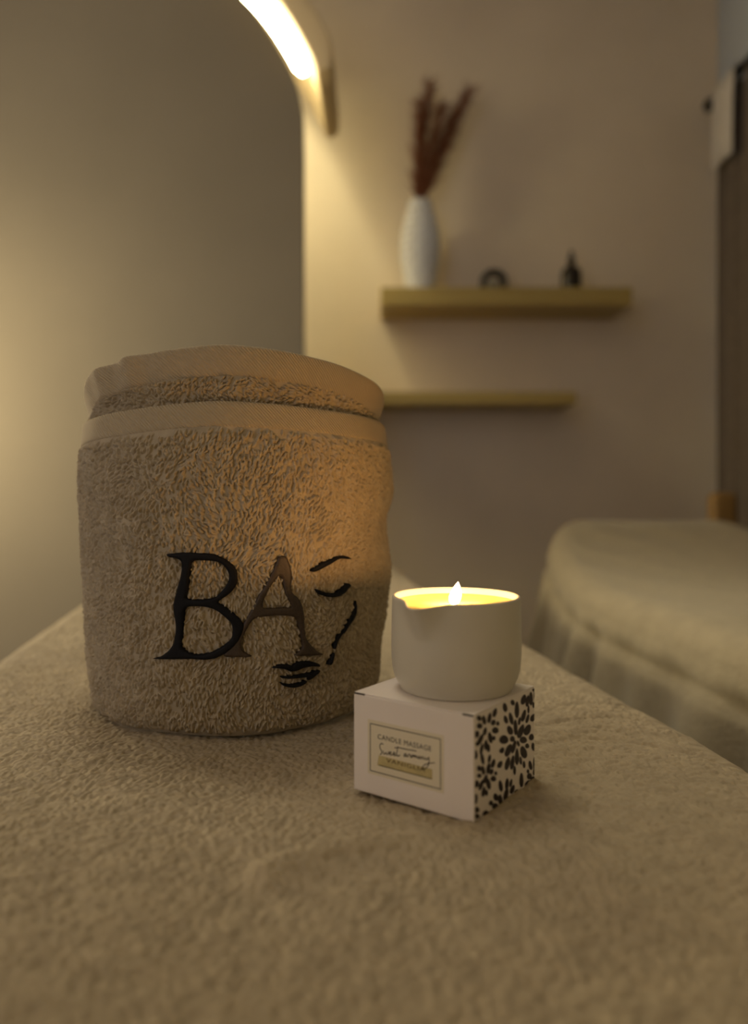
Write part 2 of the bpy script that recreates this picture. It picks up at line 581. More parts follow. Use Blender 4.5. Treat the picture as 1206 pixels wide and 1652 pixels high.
# ------------------------------------------------------------------ second bed at right
B2Z = 0.70
outline = [(0.43, 0.42), (0.418, 0.80), (0.385, 1.10), (0.362, 1.34), (0.392, 1.66), (0.440, 1.97), (0.52, 2.13),
           (0.66, 2.19), (0.86, 2.19), (0.985, 2.13), (1.05, 1.95), (1.06, 1.6), (1.06, 1.0), (1.06, 0.42)]
def chaikin(p, it=3):
    for _ in range(it):
        q = []
        for i in range(len(p)):
            a, b = p[i], p[(i + 1) % len(p)]
            q.append((a[0] * .75 + b[0] * .25, a[1] * .75 + b[1] * .25))
            q.append((a[0] * .25 + b[0] * .75, a[1] * .25 + b[1] * .75))
        p = q
    return p
ol = np.array(chaikin(outline, 3))
seg = np.r_[0, np.cumsum(np.hypot(*(np.roll(ol, -1, 0) - ol).T))]
tot = seg[-1]
NS = 360
s = np.linspace(0, tot, NS, endpoint=False)
olc = np.vstack([ol, ol[:1]])
ox = np.interp(s, seg, olc[:, 0]); oy = np.interp(s, seg, olc[:, 1])
tx = np.roll(ox, -1) - np.roll(ox, 1); ty = np.roll(oy, -1) - np.roll(oy, 1)
ln = np.hypot(tx, ty); nx, ny = ty / ln, -tx / ln
cxm, cym = 0.72, 1.30
if np.mean(nx * (ox - cxm) + ny * (oy - cym)) < 0:
    nx, ny = -nx, -ny
def b2_rise(x, y):
    # bolster along the far end; gentle slope up towards it
    return 0.075 * np.clip((y - 1.35) / 0.75, 0, 1) ** 1.6 + 0.012 * np.exp(-((y - 2.10) / 0.07) ** 2)
P = []
for f in (0.02, 0.15, 0.3, 0.45, 0.58, 0.68, 0.76, 0.81):
    ix = cxm + (ox - cxm) * f; iy = cym + (oy - cym) * f
    P.append(np.stack([ix, iy, B2Z + b2_rise(ix, iy) + 0.004 * np.sin(ix * 31 + iy * 17) * f], -1))
e2 = 0.045
for k in range(7):
    a = PI / 2 * k / 6
    ix = ox - nx * e2 * (1 - math.sin(a)); iy = oy - ny * e2 * (1 - math.sin(a))
    P.append(np.stack([ix, iy, B2Z + b2_rise(ix, iy) - e2 * (1 - math.cos(a))], -1))
zr = b2_rise(ox, oy)
for k in range(1, 19):
    t = k / 18
    flare = 0.004 + 0.050 * t ** 1.3 * (0.55 + 0.45 * np.cos(s / 0.105 * 2 * PI / 2.0 + 1.0))
    flare += 0.020 * t ** 0.8 * np.sin(s / 0.15 * 2 * PI + 0.6 * np.sin(s * 9))
    seam = -0.010 * math.exp(-((t - 0.14) / 0.045) ** 2)
    rx = ox + nx * (flare + seam); ry = oy + ny * (flare + seam)
    z = B2Z + zr * (1 - t) - e2 - 0.195 * t
    P.append(np.stack([rx, ry, z], -1))
P = np.array(P)
c2 = grid_obj('bed_cover', P, M_COVER2, wrap=True)
tag(c2, 'plain beige cover with hanging folds on the blurred far bed at right', 'bed cover')
b2 = thing('massage_bed', 'second massage bed at right, draped, with a small ochre headrest', 'massage bed', (0.73, 0.45, 0))
bm_obj('mattress', box_bm(-0.27, 0.29, 0.06, 1.58, B2Z - 0.085, B2Z - 0.012), M_MATT, b2, bevel=0.02)
bm_obj('frame', box_bm(-0.24, 0.26, 0.1, 1.5, B2Z - 0.14, B2Z - 0.087), M_LEG, b2, bevel=0.004)
for x in (-0.2, 0.22):
    for yy in (0.2, 1.4):
        bm_obj('leg', box_bm(x - 0.025, x + 0.025, yy - 0.025, yy + 0.025, 0, B2Z - 0.141), M_LEG, b2, bevel=0.004)
hr = bm_obj('headrest', box_bm(0.265, 0.345, 1.81, 1.86, 0.70, 0.862), M_PAD, b2, bevel=0.02)
hr['label'] = 'ochre headrest pad'

# ------------------------------------------------------------------ rolled towel
TC = Vector((-0.1113, 0.632))
TA, TB = 0.1240, 0.122
towel = thing('towel', 'rolled beige terry towel with embroidered black letters and sleeping face, beside the candle', 'towel', (TC.x, TC.y, TOP + 0.0012))

def prof_s(z):
    """outline scale of the roll by height (above the bed)"""
    zs = [0.0, 0.004, 0.010, 0.020, 0.045, 0.09, 0.14, 0.185, 0.205, 0.228, 0.25, 0.30]
    ss = [0.855, 0.885, 0.905, 0.918, 0.930, 0.952, 0.975, 0.985, 0.975, 0.954, 0.998, 1.03]
    return np.interp(z, zs, ss)

def ring_xy(th, z, inset=0.0):
    sc = prof_s(z)
    # soft dents of the wrapped cloth
    d = -0.0055 * np.exp(-((z - 0.135) / 0.018) ** 2) * np.exp(-((th - 1.45) / 0.35) ** 2)
    d = d + 0.004 * np.exp(-((z - 0.085) / 0.03) ** 2) * np.exp(-((th - 1.5) / 0.35) ** 2)
    d = d + 0.0015 * np.sin(3 * th + 18 * z) * np.clip(z / 0.05, 0, 1) + 0.0010 * np.sin(7 * th - 25 * z)
    a = TA * sc + d - inset
    b = TB * sc + d - inset
    return a * np.sin(th), -b * np.cos(th)

th_front = np.arange(-1.95, 1.95, 0.0035)
th_back = np.linspace(1.95, 2 * PI - 1.95, 96)[:-1]
TH = np.concatenate([th_front, th_back])
nf = len(th_front)

def soft_curve(ts, zs):
    g = np.linspace(-PI, PI, 721)
    v = np.interp(g, ts, zs)
    k = np.exp(-np.linspace(-2, 2, 41) ** 2); k /= k.sum()
    v = np.convolve(np.pad(v, 20, mode='edge'), k, mode='valid')
    return g, v
OC = soft_curve([-PI, -2.2, -1.2, -0.35, 0.05, 0.45, 0.95, 1.4, 2.2, PI], [0.208, 0.208, 0.2162, 0.2253, 0.2288, 0.2272, 0.2237, 0.2212, 0.212, 0.208])
IC = soft_curve([-PI, -1.9, -1.2, -0.95, -0.78, -0.26, 0.08, 0.41, 0.79, 1.17, 1.5, 1.95, PI],
                [0.222, 0.223, 0.2320, 0.2455, 0.2545, 0.2630, 0.2665, 0.2637, 0.2585, 0.2485, 0.238, 0.231, 0.228])
def top_outer(th):
    t = (th + PI) % (2 * PI) - PI
    return np.interp(t, *OC)
def top_inner(th):
    t = (th + PI) % (2 * PI) - PI
    return np.interp(t, *IC) + 0.0009 * np.sin(13 * t + 1.0) * np.exp(-((t + 0.66) / 0.28) ** 2)

def terry_shell(name, z_of, inset, nz, zlo, lean, seed, m, hem):
    """one visible turn of the roll, z from zlo to just below its hem"""
    fr = np.linspace(0, 1, nz)
    zt = z_of(TH) - hem
    Zg = zlo + (zt - zlo)[None, :] * fr[:, None]
    T = TH[None, :] * np.ones((nz, 1))
    x, y = ring_xy(T, Zg, inset)
    rad = np.hypot(x, y)
    ux, uy = x / rad, y / rad
    H = terry_height(nz, len(TH), 9.5, 3.4, 1.0, seed, vertical=True, spread=0.40, flow_scale=48)
    H[:, nf:] = H[:, nf:].mean()
    big = smooth_noise(nz, len(TH), 55, seed + 1) * 0.0008
    big[:, nf:] = 0
    edge = np.clip((1 - fr) * 40, 0, 1)[:, None]
    disp = (H * 0.0034 + big) * edge + lean(T, Zg)
    x = x + ux * disp; y = y + uy * disp
    return grid_obj(name, np.stack([x, y, Zg], -1), m, towel, wrap=True), zt

def fold_lean(T, Z):
    """pleats at the upper left of the inner turn and a slight outward lean"""
    t = (T + PI) % (2 * PI) - PI
    k = np.clip((Z - 0.215) / 0.045, 0, 1)
    p = 0.0026 * np.sin(t * 24.0 + 0.5) * np.exp(-((t + 0.58) / 0.24) ** 2)
    b_ = 0.0058 * np.exp(-((t + 1.30) / 0.60) ** 2) + 0.0055 * np.exp(-((t - 1.45) / 0.40) ** 2)
    return k * (p + 0.0006 + b_)

outer, zt_o = terry_shell('outer_wrap', top_outer, 0.0, 530, 0.0, lambda T, Z: 0 * Z, 21, M_TERRY, 0.0155)
inner, zt_i = terry_shell('inner_wrap', top_inner, 0.0052, 190, 0.195, fold_lean, 31, M_TERRY, 0.0185)

def hem_band(name, z_of, inset, hem, lean, thick, parent):
    th = np.concatenate([np.linspace(-1.95, 1.95, 400), np.linspace(1.95, 2 * PI - 1.95, 60)[1:-1]])
    zt = z_of(th)
    prof_ = [(-0.06, 0.0), (0.0, 0.0011), (0.04, 0.0013), (0.25, 0.0013), (0.5, 0.0014), (0.75, 0.0014), (0.92, 0.0014), (0.98, 0.0010), (1.0, 0.0002), (0.99, -thick * 0.5), (0.95, -thick), (0.3, -thick), (-0.3, -thick)]
    P, UVs = [], []
    for f, off in prof_:
        z = zt - hem + hem * f
        x, y = ring_xy(th, z, inset)
        r = np.hypot(x, y)
        d = off + lean(th, z)
        P.append(np.stack([x + x / r * d, y + y / r * d, z], -1))
        UVs.append(np.stack([th * 0.122, np.full(len(th), f * hem)], -1))
    return grid_obj(name, np.array(P), M_HEM, parent, wrap=True, uv=np.array(UVs))

hem_band('hem_band', top_outer, 0.0005, 0.0165, lambda t, z: 0 * z, 0.0036, outer)
hem_band('hem_band', top_inner, 0.0052, 0.0195, fold_lean, 0.0050, inner)

# the wound core seen only from above: a spiral of cloth a little below the rim
P = []
turns = 4.0
for k in range(300):
    f = k / 299
    a = f * turns * 2 * PI
    r = 0.93 - 0.82 * f
    for_z = 0.0
    rr = []
    for dz, dr in ((0.10, -0.004), (0.222, -0.004), (0.227, -0.002), (0.2285, 0.0), (0.227, 0.002), (0.222, 0.004), (0.10, 0.004)):
        rr.append(((TA - 0.012) * r * math.sin(a) + dr * math.sin(a), -(TB - 0.012) * r * math.cos(a) - dr * math.cos(a), dz - 0.020))
    P.append(rr)
grid_obj('wound_core', np.array(P), M_TERRY, towel)

# --- embroidery: outlines laid on the towel's surface
def base_surface():
    th = np.linspace(-1.6, 1.6, 200)
    zz = np.linspace(0.0, 0.22, 90)
    T, Zg = np.meshgrid(th, zz)
    x, y = ring_xy(T, Zg, -0.0036)
    pts = np.stack([x + TC.x, y + TC.y, Zg + TOP + 0.0012], -1).reshape(-1, 3)
    c = len(th)
    F = []
    for i in range(len(zz) - 1):
        for j in range(c - 1):
            F.append((i * c + j, i * c + j + 1, (i + 1) * c + j + 1, (i + 1) * c + j))
    return BVHTree.FromPolygons([Vector(p) for p in pts], F)
TOWEL_BVH = base_surface()

def dens(poly, step):
    out = []
    for i in range(len(poly)):
        a, b = poly[i], poly[(i + 1) % len(poly)]
        n = max(1, int(math.hypot(b[0] - a[0], b[1] - a[1]) / step))
        for k in range(n):
            out.append((a[0] + (b[0] - a[0]) * k / n, a[1] + (b[1] - a[1]) * k / n))
    return out

def inside(p, poly):
    c = False
    j = len(poly) - 1
    for i in range(len(poly)):
        if (poly[i][1] > p[1]) != (poly[j][1] > p[1]) and p[0] < (poly[j][0] - poly[i][0]) * (p[1] - poly[i][1]) / (poly[j][1] - poly[i][1]) + poly[i][0]:
            c = not c
        j = i
    return c

def smooth_poly(p):
    return chaikin(p, 2)

def stitched(name, outers, holes, m, parent, lift, height, step=2.2, label=None):
    """fill outlines given on the towel, drape them on its surface, with a raised satin-stitch body"""
    V, F = [], []
    origin = Vector((0, 0, EYE))
    for po in outers:
        po = dens(smooth_poly(po), step)
        hs = [dens(smooth_poly(h), step) for h in holes if inside(h[0], po)]
        loops = [po] + hs
        pts, edges = [], []
        for lp in loops:
            o = len(pts)
            pts += lp
            edges += [(o + i, o + (i + 1) % len(lp)) for i in range(len(lp))]
        xs = [p[0] for p in po]; ys = [p[1] for p in po]
        def ok(p):
            return inside(p, po) and not any(inside(p, h) for h in hs)
        q = []
        yv = min(ys) + step
        while yv < max(ys):
            xv = min(xs) + step
            while xv < max(xs):
                if ok((xv, yv)) and min((xv - a) ** 2 + (yv - b) ** 2 for a, b in pts) > (0.6 * step) ** 2:
                    q.append((xv, yv))
                xv += step
            yv += step
        nb = len(pts)
        allp = [Vector(p) for p in pts + q]
        vco, _, fcs, *_ = delaunay_2d_cdt(allp, edges, [], 0, 1e-4)
        bord = [Vector(p) for p in pts]
        n0 = len(V)
        tops = []
        for v in vco:
            d = ray(v.x, v.y)
            loc, nrm, _, _ = TOWEL_BVH.ray_cast(origin, d.normalized())
            if loc is None:
                loc, nrm = origin + d * 0.55, Vector((0, -1, 0))
            if nrm.y > 0:
                nrm = -nrm
            dist = min((v - b).length for b in bord)
            h = lift + height * min(1.0, dist / 3.5) ** 0.5
            tops.append(loc + nrm * h)
        V += tops
        used = set()
        edgec = {}
        for f in fcs:
            cx_ = sum(vco[i].x for i in f) / 3; cy_ = sum(vco[i].y for i in f) / 3
            if ok((cx_, cy_)):
                f = tuple(n0 + i for i in f)
                F.append(f)
                for a, b in zip(f, f[1:] + f[:1]):
                    edgec[(a, b)] = 1
        # side walls down into the pile
        low = {}
        for (a, b) in list(edgec):
            if (b, a) not in edgec:
                for i in (a, b):
                    if i not in low:
                        c = V[i] - Vector((TC.x, TC.y, V[i].z))
                        low[i] = len(V)
                        V.append(V[i] - c.normalized() * (lift + 0.0040))
                F.append((b, a, low[a], low[b]))
    off = Vector((TC.x, TC.y, TOP + 0.0012))
    o = mesh_obj(name, [v - off for v in V], F, m, parent)
    if label:
        o['label'] = label
    return o

def zB(pts): return [(230 + x / 6.347, 870 + y / 6.347) for x, y in pts]
def zA(pts): return [(380 + x / 5.482, 870 + y / 5.482) for x, y in pts]

B_out = zB([(240,150),(300,146),(400,135),(520,140),(640,146),(740,152),(800,188),(880,225),(945,285),(975,350),(970,440),(930,520),(860,580),(800,615),(765,645),(850,690),(940,760),(1010,830),(1040,880),(1020,960),(980,1040),(920,1110),(830,1180),(740,1220),(640,1235),(500,1222),(300,1228),(170,1225),(90,1220),(180,1205),(260,1150),(310,1090),(335,1000),(345,900),(335,820),(318,740),(318,640),(345,560),(365,470),(395,370),(405,270),(395,215),(340,190),(270,185)])
B_h1 = zB([(500,220),(560,212),(720,218),(800,240),(860,300),(890,370),(875,440),(830,510),(770,570),(740,600),(600,622),(430,612),(455,560),(465,470),(470,370),(495,270)])
B_h2 = zB([(430,690),(570,682),(700,700),(780,740),(860,810),(920,870),(920,1000),(880,1050),(800,1110),(700,1160),(590,1182),(500,1175),(420,1130),(400,1080),(415,950),(415,800)])
A_out = zA([(375,155),(410,148),(450,150),(480,220),(500,320),(490,420),(500,480),(560,520),(600,610),(610,720),(610,800),(625,890),(680,950),(740,1005),(800,1022),(640,1034),(510,1032),(560,1000),(600,960),(585,880),(562,780),(542,685),(400,672),(300,680),(190,690),(140,720),(80,830),(40,920),(55,1000),(110,1020),(160,1042),(0,1045),(-130,1040),(-60,960),(10,850),(70,740),(130,640),(200,500),(270,400),(350,240)])
A_h = zA([(400,310),(430,420),(440,490),(500,580),(500,605),(400,607),(300,615),(230,610),(260,500),(330,380)])
brow = zA([(665,285),(690,250),(760,210),(840,180),(910,145),(980,148),(1020,170),(1010,178),(920,165),(860,205),(780,250),(700,290)])
lid = zA([(700,435),(740,450),(800,475),(870,480),(930,450),(960,400),(980,382),(1025,408),(1000,430),(960,480),(900,510),(830,515),(760,495),(710,465)])
cheek = [zA([(1060,520),(1075,630),(1050,700),(1000,770),(955,838),(940,826),(990,750),(1035,660),(1050,600)]),
         zA([(950,832),(925,865),(905,900),(885,968),(868,972),(882,905),(905,858),(935,825)]),
         zA([(878,1000),(866,1060),(850,1112),(815,1110),(843,1070),(858,1010)])]
lips = [zA([(310,1140),(350,1120),(400,1102),(480,1108),(500,1125),(530,1090),(600,1075),(700,1085),(745,1110),(740,1127),(680,1122),(600,1135),(550,1160),(490,1172),(440,1150),(380,1138)]),
        zA([(390,1215),(500,1210),(560,1200),(650,1180),(740,1150),(747,1172),(700,1212),(660,1242),(630,1248),(638,1218),(560,1226),(480,1234),(410,1230)]),
        zA([(393,1265),(430,1280),(500,1282),(570,1265),(620,1248),(632,1260),(590,1295),(520,1314),(460,1307),(410,1292)])]
stitched('letter', [A_out], [A_h], M_TAUPE, outer, -0.0003, 0.0008, label='brown embroidered letter A')
stitched('letter', [B_out], [B_h1, B_h2], M_BLACK, outer, 0.0006, 0.0009, label='black embroidered letter B')
stitched('eyebrow', [brow], [], M_BLACK, outer, 0.0005, 0.0008, step=1.6)
stitched('eyelid', [lid], [], M_BLACK, outer, 0.0005, 0.0008, step=1.6)
stitched('cheek_line', cheek, [], M_BLACK, outer, 0.0005, 0.0006, step=1.5)
stitched('lips', lips, [], M_BLACK, outer, 0.0005, 0.0008, step=1.6)

# ------------------------------------------------------------------ candle box
PF = Vector((0.0504, 0.388, 0)); PLc = Vector((-0.0115, 0.4335, 0)); PRc = Vector((0.0947, 0.4450, 0))
ex = (PF - PLc); BW = ex.length; ex.normalize()              # along the label face, to the right
ey = Vector((-ex.y, ex.x, 0))                                # into the box from the label face
if ey.y < 0: ey = -ey
BD = 0.0722
BH = 0.0550
box_ang = math.atan2(ex.y, ex.x)
BZ = TOP + 0.0012
cbox = thing('candle_box', 'small white card box with cream label and dark flower print, under the candle pot', 'box', (PLc.x, PLc.y, BZ), box_ang)
# local frame: x along label face (0..BW), y depth (0..BD), z up
bm = bmesh.new()
vs = [bm.verts.new(p) for p in ((0, 0, 0), (BW, 0, 0), (BW, BD, 0), (0, BD, 0), (0, 0, BH - 0.0008), (BW, 0, BH - 0.0008), (BW, BD, BH - 0.0008), (0, BD, BH - 0.0008))]
for f in ((0, 3, 2, 1), (4, 5, 6, 7), (0, 1, 5, 4), (1, 2, 6, 5), (2, 3, 7, 6), (3, 0, 4, 7)):
    bm.faces.new([vs[i] for i in f])
bm_obj('carton', bm, M_CARD, cbox, bevel=0.0007)
bm_obj('lid_flap', box_bm(0.0002, BW - 0.0002, 0.0004, BD - 0.0002, BH - 0.00075, BH), M_CARD, cbox, bevel=0.0004)
for x0, x1 in ((0.0006, 0.0076), (BW - 0.0066, BW - 0.0006)):
    bm_obj('flap_slit', box_bm(x0, x1, -0.00012, 0.0006, BH - 0.0011, BH - 0.0002), M_SLIT_SHADE, cbox)  # shade inside the flap slits, painted as dark strips

box_o = Vector((PLc.x, PLc.y, BZ))
def face_hit(px, py, which):
    """point on the label face ('L') or the flower face ('R') -> local 2-D (along, up)"""
    o = Vector((0, 0, EYE)); d = ray(px, py)
    n = -ey if which == 'L' else ex
    p0 = box_o if which == 'L' else box_o + ex * BW
    t = (p0 - o).dot(n) / d.dot(n)
    h = o + d * t - box_o
    return ((h.dot(ex) if which == 'L' else h.dot(ey)), h.z)

def flat_poly(name, polys, face, lift, m, parent, label=None):
    """filled outlines printed on a face: polys are lists of local (along, up)"""
    V, F = [], []
    for p in polys:
        n0 = len(V)
        for a, b in p:
            V.append((a, -lift, b) if face == 'L' else (BW + lift, a, b))
        F.append(tuple(range(n0, n0 + len(p))))
    bm = bmesh.new()
    vv_ = [bm.verts.new(v) for v in V]
    for f in F:
        try:
            bm.faces.new([vv_[i] for i in f])
        except ValueError:
            pass
    bmesh.ops.recalc_face_normals(bm, faces=bm.faces)
    bmesh.ops.triangulate(bm, faces=bm.faces)
    o = bm_obj(name, bm, m, parent)
    if label: o['label'] = label
    return o

def zL(x, y): return face_hit(580 + x / 7.5375, 1140 + y / 7.5375, 'L')
# sticker
sa0, _ = zL(100, 150); sa1, _ = zL(1022, 355)
zt0 = (zL(100, 150)[1] + zL(1020, 352)[1]) / 2
zb0 = (zL(105, 805)[1] + zL(1025, 1060)[1]) / 2
lab = bm_obj('label', box_bm(sa0, sa1, -0.00015, 0.0001, zb0, zt0), M_STICK, cbox)
lab['label'] = 'cream paper sticker'
# border frame inside the sticker
ba0, ba1 = zL(127, 500)[0], zL(988, 700)[0]
bz1 = (zL(127, 195)[1] + zL(988, 392)[1]) / 2
bz0 = (zL(127, 775)[1] + zL(988, 1012)[1]) / 2
w = 0.00045
flat_poly('border', [[(ba0, bz0), (ba1, bz0), (ba1, bz0 + w), (ba0, bz0 + w)], [(ba0, bz1 - w), (ba1, bz1 - w), (ba1, bz1), (ba0, bz1)],
                     [(ba0, bz0), (ba0 + w, bz0), (ba0 + w, bz1), (ba0, bz1)], [(ba1 - w, bz0), (ba1, bz0), (ba1, bz1), (ba1 - w, bz1)]], 'L', 0.00022, M_INK2, lab)
ga0, ga1 = zL(215, 600)[0], zL(885, 800)[0]
gz1, gz0 = zL(215, 592)[1], zL(215, 712)[1]
flat_poly('gold_band', [[(ga0, gz0), (ga1, gz0), (ga1, gz1), (ga0 + 0.001, gz1 + 0.0004)]], 'L', 0.00020, M_GOLD, lab)
ra0, rz_ = zL(238, 708); ra1, _ = zL(872, 880)
rz_ = (rz_ + zL(872, 880)[1]) / 2
flat_poly('rule', [[(ra0, rz_ - 0.0002), (ra1, rz_ - 0.0002), (ra1, rz_ + 0.0002), (ra0, rz_ + 0.0002)]], 'L', 0.00024, M_INK2, lab)

def text_on_label(name, body, a_left, a_right, z_base, cap, m, parent, spacing=1.0):
    cu = bpy.data.curves.new('tmp_text', 'FONT')
    cu.body = body
    cu.size = 1.0
    cu.space_character = spacing
    cu.resolution_u = 3
    tmp = bpy.data.objects.new('tmp_text', cu)
    COL.objects.link(tmp)
    dg = bpy.context.evaluated_depsgraph_get()
    dg.update()
    me = bpy.data.meshes.new_from_object(tmp.evaluated_get(dg))
    bpy.data.objects.remove(tmp)
    bpy.data.curves.remove(cu)
    co = np.array([v.co[:] for v in me.vertices])
    mn, mx = co.min(0), co.max(0)
    sx = (a_right - a_left) / (mx[0] - mn[0]); sz = cap / (mx[1] - mn[1])
    for v in me.vertices:
        x, y = v.co.x, v.co.y
        v.co = (a_left + (x - mn[0]) * sx, -0.00027, z_base + (y - mn[1]) * sz)
    me.name = name
    me.materials.clear(); me.materials.append(m)
    return link(bpy.data.objects.new(name, me), parent)

t_l, t_zb = zL(222, 388); t_r, t_zb2 = zL(872, 545)
text_on_label('text', 'CANDLE MASSAGE', t_l, t_r, (t_zb + t_zb2) / 2, 0.0027, M_INK2, lab, 1.08)
t_l, t_zb = zL(325, 668); t_r, t_zb2 = zL(800, 800)
text_on_label('text', 'VANIGLIA', t_l, t_r, (t_zb + t_zb2) / 2, 0.0023, M_GOLDINK, lab, 1.08)

def ribbon(strokes, wd):
    polys = []
    for st in strokes:
        q = [zL(*p) for p in st]
        # smooth the stroke
        for _ in range(2):
            r = [q[0]]
            for a, b in zip(q[:-1], q[1:]):
                r.append((a[0] * .75 + b[0] * .25, a[1] * .75 + b[1] * .25)); r.append((a[0] * .25 + b[0] * .75, a[1] * .25 + b[1] * .75))
            r.append(q[-1]); q = r
        for a, b in zip(q[:-1], q[1:]):
            dx, dz = b[0] - a[0], b[1] - a[1]
            l_ = math.hypot(dx, dz) or 1e-9
            ox_, oz_ = -dz / l_ * wd / 2, dx / l_ * wd / 2
            ex_, ez_ = dx / l_ * wd * .2, dz / l_ * wd * .2
            polys.append([(a[0] - ex_ + ox_, a[1] - ez_ + oz_), (a[0] - ex_ - ox_, a[1] - ez_ - oz_), (b[0] + ex_ - ox_, b[1] + ez_ - oz_), (b[0] + ex_ + ox_, b[1] + ez_ + oz_)])
    return polys
script = [
    [(290,458),(268,442),(246,462),(250,505),(272,540),(270,572),(252,578)],                         # S
    [(286,535),(292,572),(308,578),(322,548),(330,582),(346,578),(356,545)],                         # w
    [(358,572),(384,566),(384,545),(366,550),(366,582),(384,592),(402,575)],                         # e
    [(404,580),(430,574),(430,552),(412,556),(412,590),(430,598),(448,582)],                         # e
    [(468,485),(452,560),(452,598),(470,602),(490,586)],                                             # t
    [(430,500),(470,493),(520,508),(600,522),(690,536)],                                             # crossbar flourish
    [(566,572),(546,572),(538,598),(552,610),(566,590),(568,572),(570,606),(584,604)],               # a
    [(590,608),(596,576),(604,580),(622,584),(618,612),(630,612)],                                   # r
    [(634,620),(640,586),(652,584),(654,616),(662,592),(674,590),(676,622),(684,596),(696,596),(700,626),(712,620)],   # m
    [(732,600),(718,606),(716,626),(730,634),(742,620),(732,600)],                                   # o
    [(752,638),(756,606),(772,606),(776,638),(790,634)],                                             # n
    [(798,612),(800,640),(818,644),(838,618)],                                                       # y
    [(842,612),(846,660),(838,710),(806,752),(774,762),(760,740),(790,704),(850,684),(915,682)],     # tail
]
flat_poly('script_text', ribbon(script, 0.00042), 'L', 0.00030, M_INK, lab)

# flower print
petals = """592 350 80 20 0;532 440 60 18 -12;478 450 40 18 -15;660 410 60 18 15;700 440 45 14 15;757 430 40 22 25;578 530 75 17 -2;617 465 40 12 8;
520 560 45 25 -20;632 570 70 24 20;700 555 55 28 22;740 630 32 22 10;657 658 32 32 0;545 648 28 22 0;458 655 42 40 0;505 765 65 25 22;438 765 30 20 25;560 730 65 17 15;
605 695 30 12 -15;660 785 60 28 -15;697 720 24 18 0;762 730 40 18 -10;592 830 80 18 0;495 900 65 20 12;545 890 70 18 8;630 870 40 12 -5;418 910 38 20 25;665 910 35 12 -5;
568 970 45 12 0;470 325 45 20 -10;548 275 28 18 -15;660 245 50 22 15;700 260 55 16 8;735 235 65 17 0;785 220 60 17 -8;782 145 20 28 0;710 345 40 10 0;762 300 30 10 -3;
795 460 45 10 0;785 585 25 10 10;730 920 45 16 -10;768 900 60 9 0;790 860 100 7 0;720 1030 30 22 0;750 1065 35 16 25;700 1110 40 20 30;710 1155 45 12 20;742 1150 40 10 15;
790 1030 35 12 0;705 980 20 12 0;790 1110 35 10 0;765 990 30 8 0;205 435 28 20 -30;255 455 45 18 -10;310 435 50 18 10;365 380 45 18 15;350 480 30 20 20;210 515 28 25 0;
370 560 32 30 0;178 600 35 25 20;265 570 40 16 10;218 655 60 20 25;318 635 55 20 -10;185 700 20 16 0;275 710 50 18 0;300 740 40 15 0;395 490 22 15 0;355 640 22 16 0;
230 750 55 14 10;165 810 45 20 0;238 850 60 16 -10;310 850 40 14 10;348 900 45 18 15;205 950 28 20 -15;245 970 45 18 -10;300 950 55 18 8;330 985 30 18 20;205 1025 22 20 0;
350 1055 28 25 0;175 1110 38 22 20;270 1060 45 18 15;225 1120 55 18 20;300 1110 55 20 -10;250 1190 50 18 10;280 1200 30 14 0;375 1000 20 14 0;168 1265 50 18 8;
425 1130 55 18 -8;490 1110 55 16 5;530 1100 40 12 10;545 1165 45 18 20;375 1245 38 22 -15;420 1270 50 20 -5;480 1220 65 20 12;505 1280 45 20 20;590 1200 32 24 10;
325 1305 25 20 0;370 1340 32 28 0;420 1355 40 25 40;275 1415 32 30 0;330 1425 40 16 60;180 1375 28 25 0;180 1440 25 25 0;170 1500 16 24 0;638 1070 70 18 0;555 1280 30 14 45;460 1340 40 14 55"""
polys = []
for row in petals.replace('\n', '').split(';'):
    cx_, cy_, hl, hw_, an = map(float, row.split())
    a = math.radians(an)
    p = []
    for k in range(18):
        t = 2 * PI * k / 18
        lx = hw_ * 1.18 * math.cos(t) * (1 - 0.12 * math.sin(t)); ly = -hl * 1.08 * math.sin(t)
        X_ = cx_ + lx * math.cos(a) - ly * math.sin(a)
        Y_ = cy_ + lx * math.sin(a) + ly * math.cos(a)
        q = face_hit(740 + X_ / 6.356, 1090 + Y_ / 6.356, 'R')
        p.append((min(max(q[0], 0.0009), BD - 0.0006), min(max(q[1], 0.0006), BH - 0.0012)))
    if (max(q[0] for q in p) - min(q[0] for q in p)) > 3e-4 and (max(q[1] for q in p) - min(q[1] for q in p)) > 3e-4:
        polys.append(p)
fp = flat_poly('flower_print', polys, 'R', 0.00015, M_INK, cbox)
fp['label'] = 'dark brown petal print'

# ------------------------------------------------------------------ candle pot
JC = Vector((0.0472, 0.4435)); JZ = BZ + BH + 0.0002
candle = thing('candle', 'lit candle in a pale ceramic pouring pot on the small white box', 'candle', (JC.x, JC.y, JZ))
JH = 0.0530
SPOUT = math.radians(-90 - 35)
def jar_def(p, k, r, z):
    x, y, zz = p
    a = math.atan2(y, x)
    d = (a - SPOUT + PI) % (2 * PI) - PI
    outer_side = k < JAR_RIM
    up = max(0.0, min(1.0, (z - (JH - 0.021)) / 0.021))
    wdt = 0.15 + 0.11 * up
    g = math.exp(-(d / wdt) ** 2) * up ** 1.1
    rr = math.hypot(x, y)
    if rr > 0.02:
        k_ = (rr + 0.0108 * g) / rr
        x, y = x * k_, y * k_
        zz = z - 0.0022 * g * up
    return (x, y, zz)
jar_prof = [(0.0, 0.0012), (0.026, 0.0012), (0.0295, 0.0), (0.0318, 0.0), (0.0325, 0.0012), (0.0326, 0.0022), (0.0340, 0.0042), (0.0356, 0.0075), (0.0366, 0.012), (0.0371, 0.018), (0.0373, 0.026)]
jar_prof += [(0.0373 - 0.0006 * ((z - 0.026) / 0.027), z) for z in np.linspace(0.029, JH - 0.0012, 18)]
jar_prof += [(0.0364, JH - 0.0004), (0.0358, JH)]
JAR_RIM = len(jar_prof)
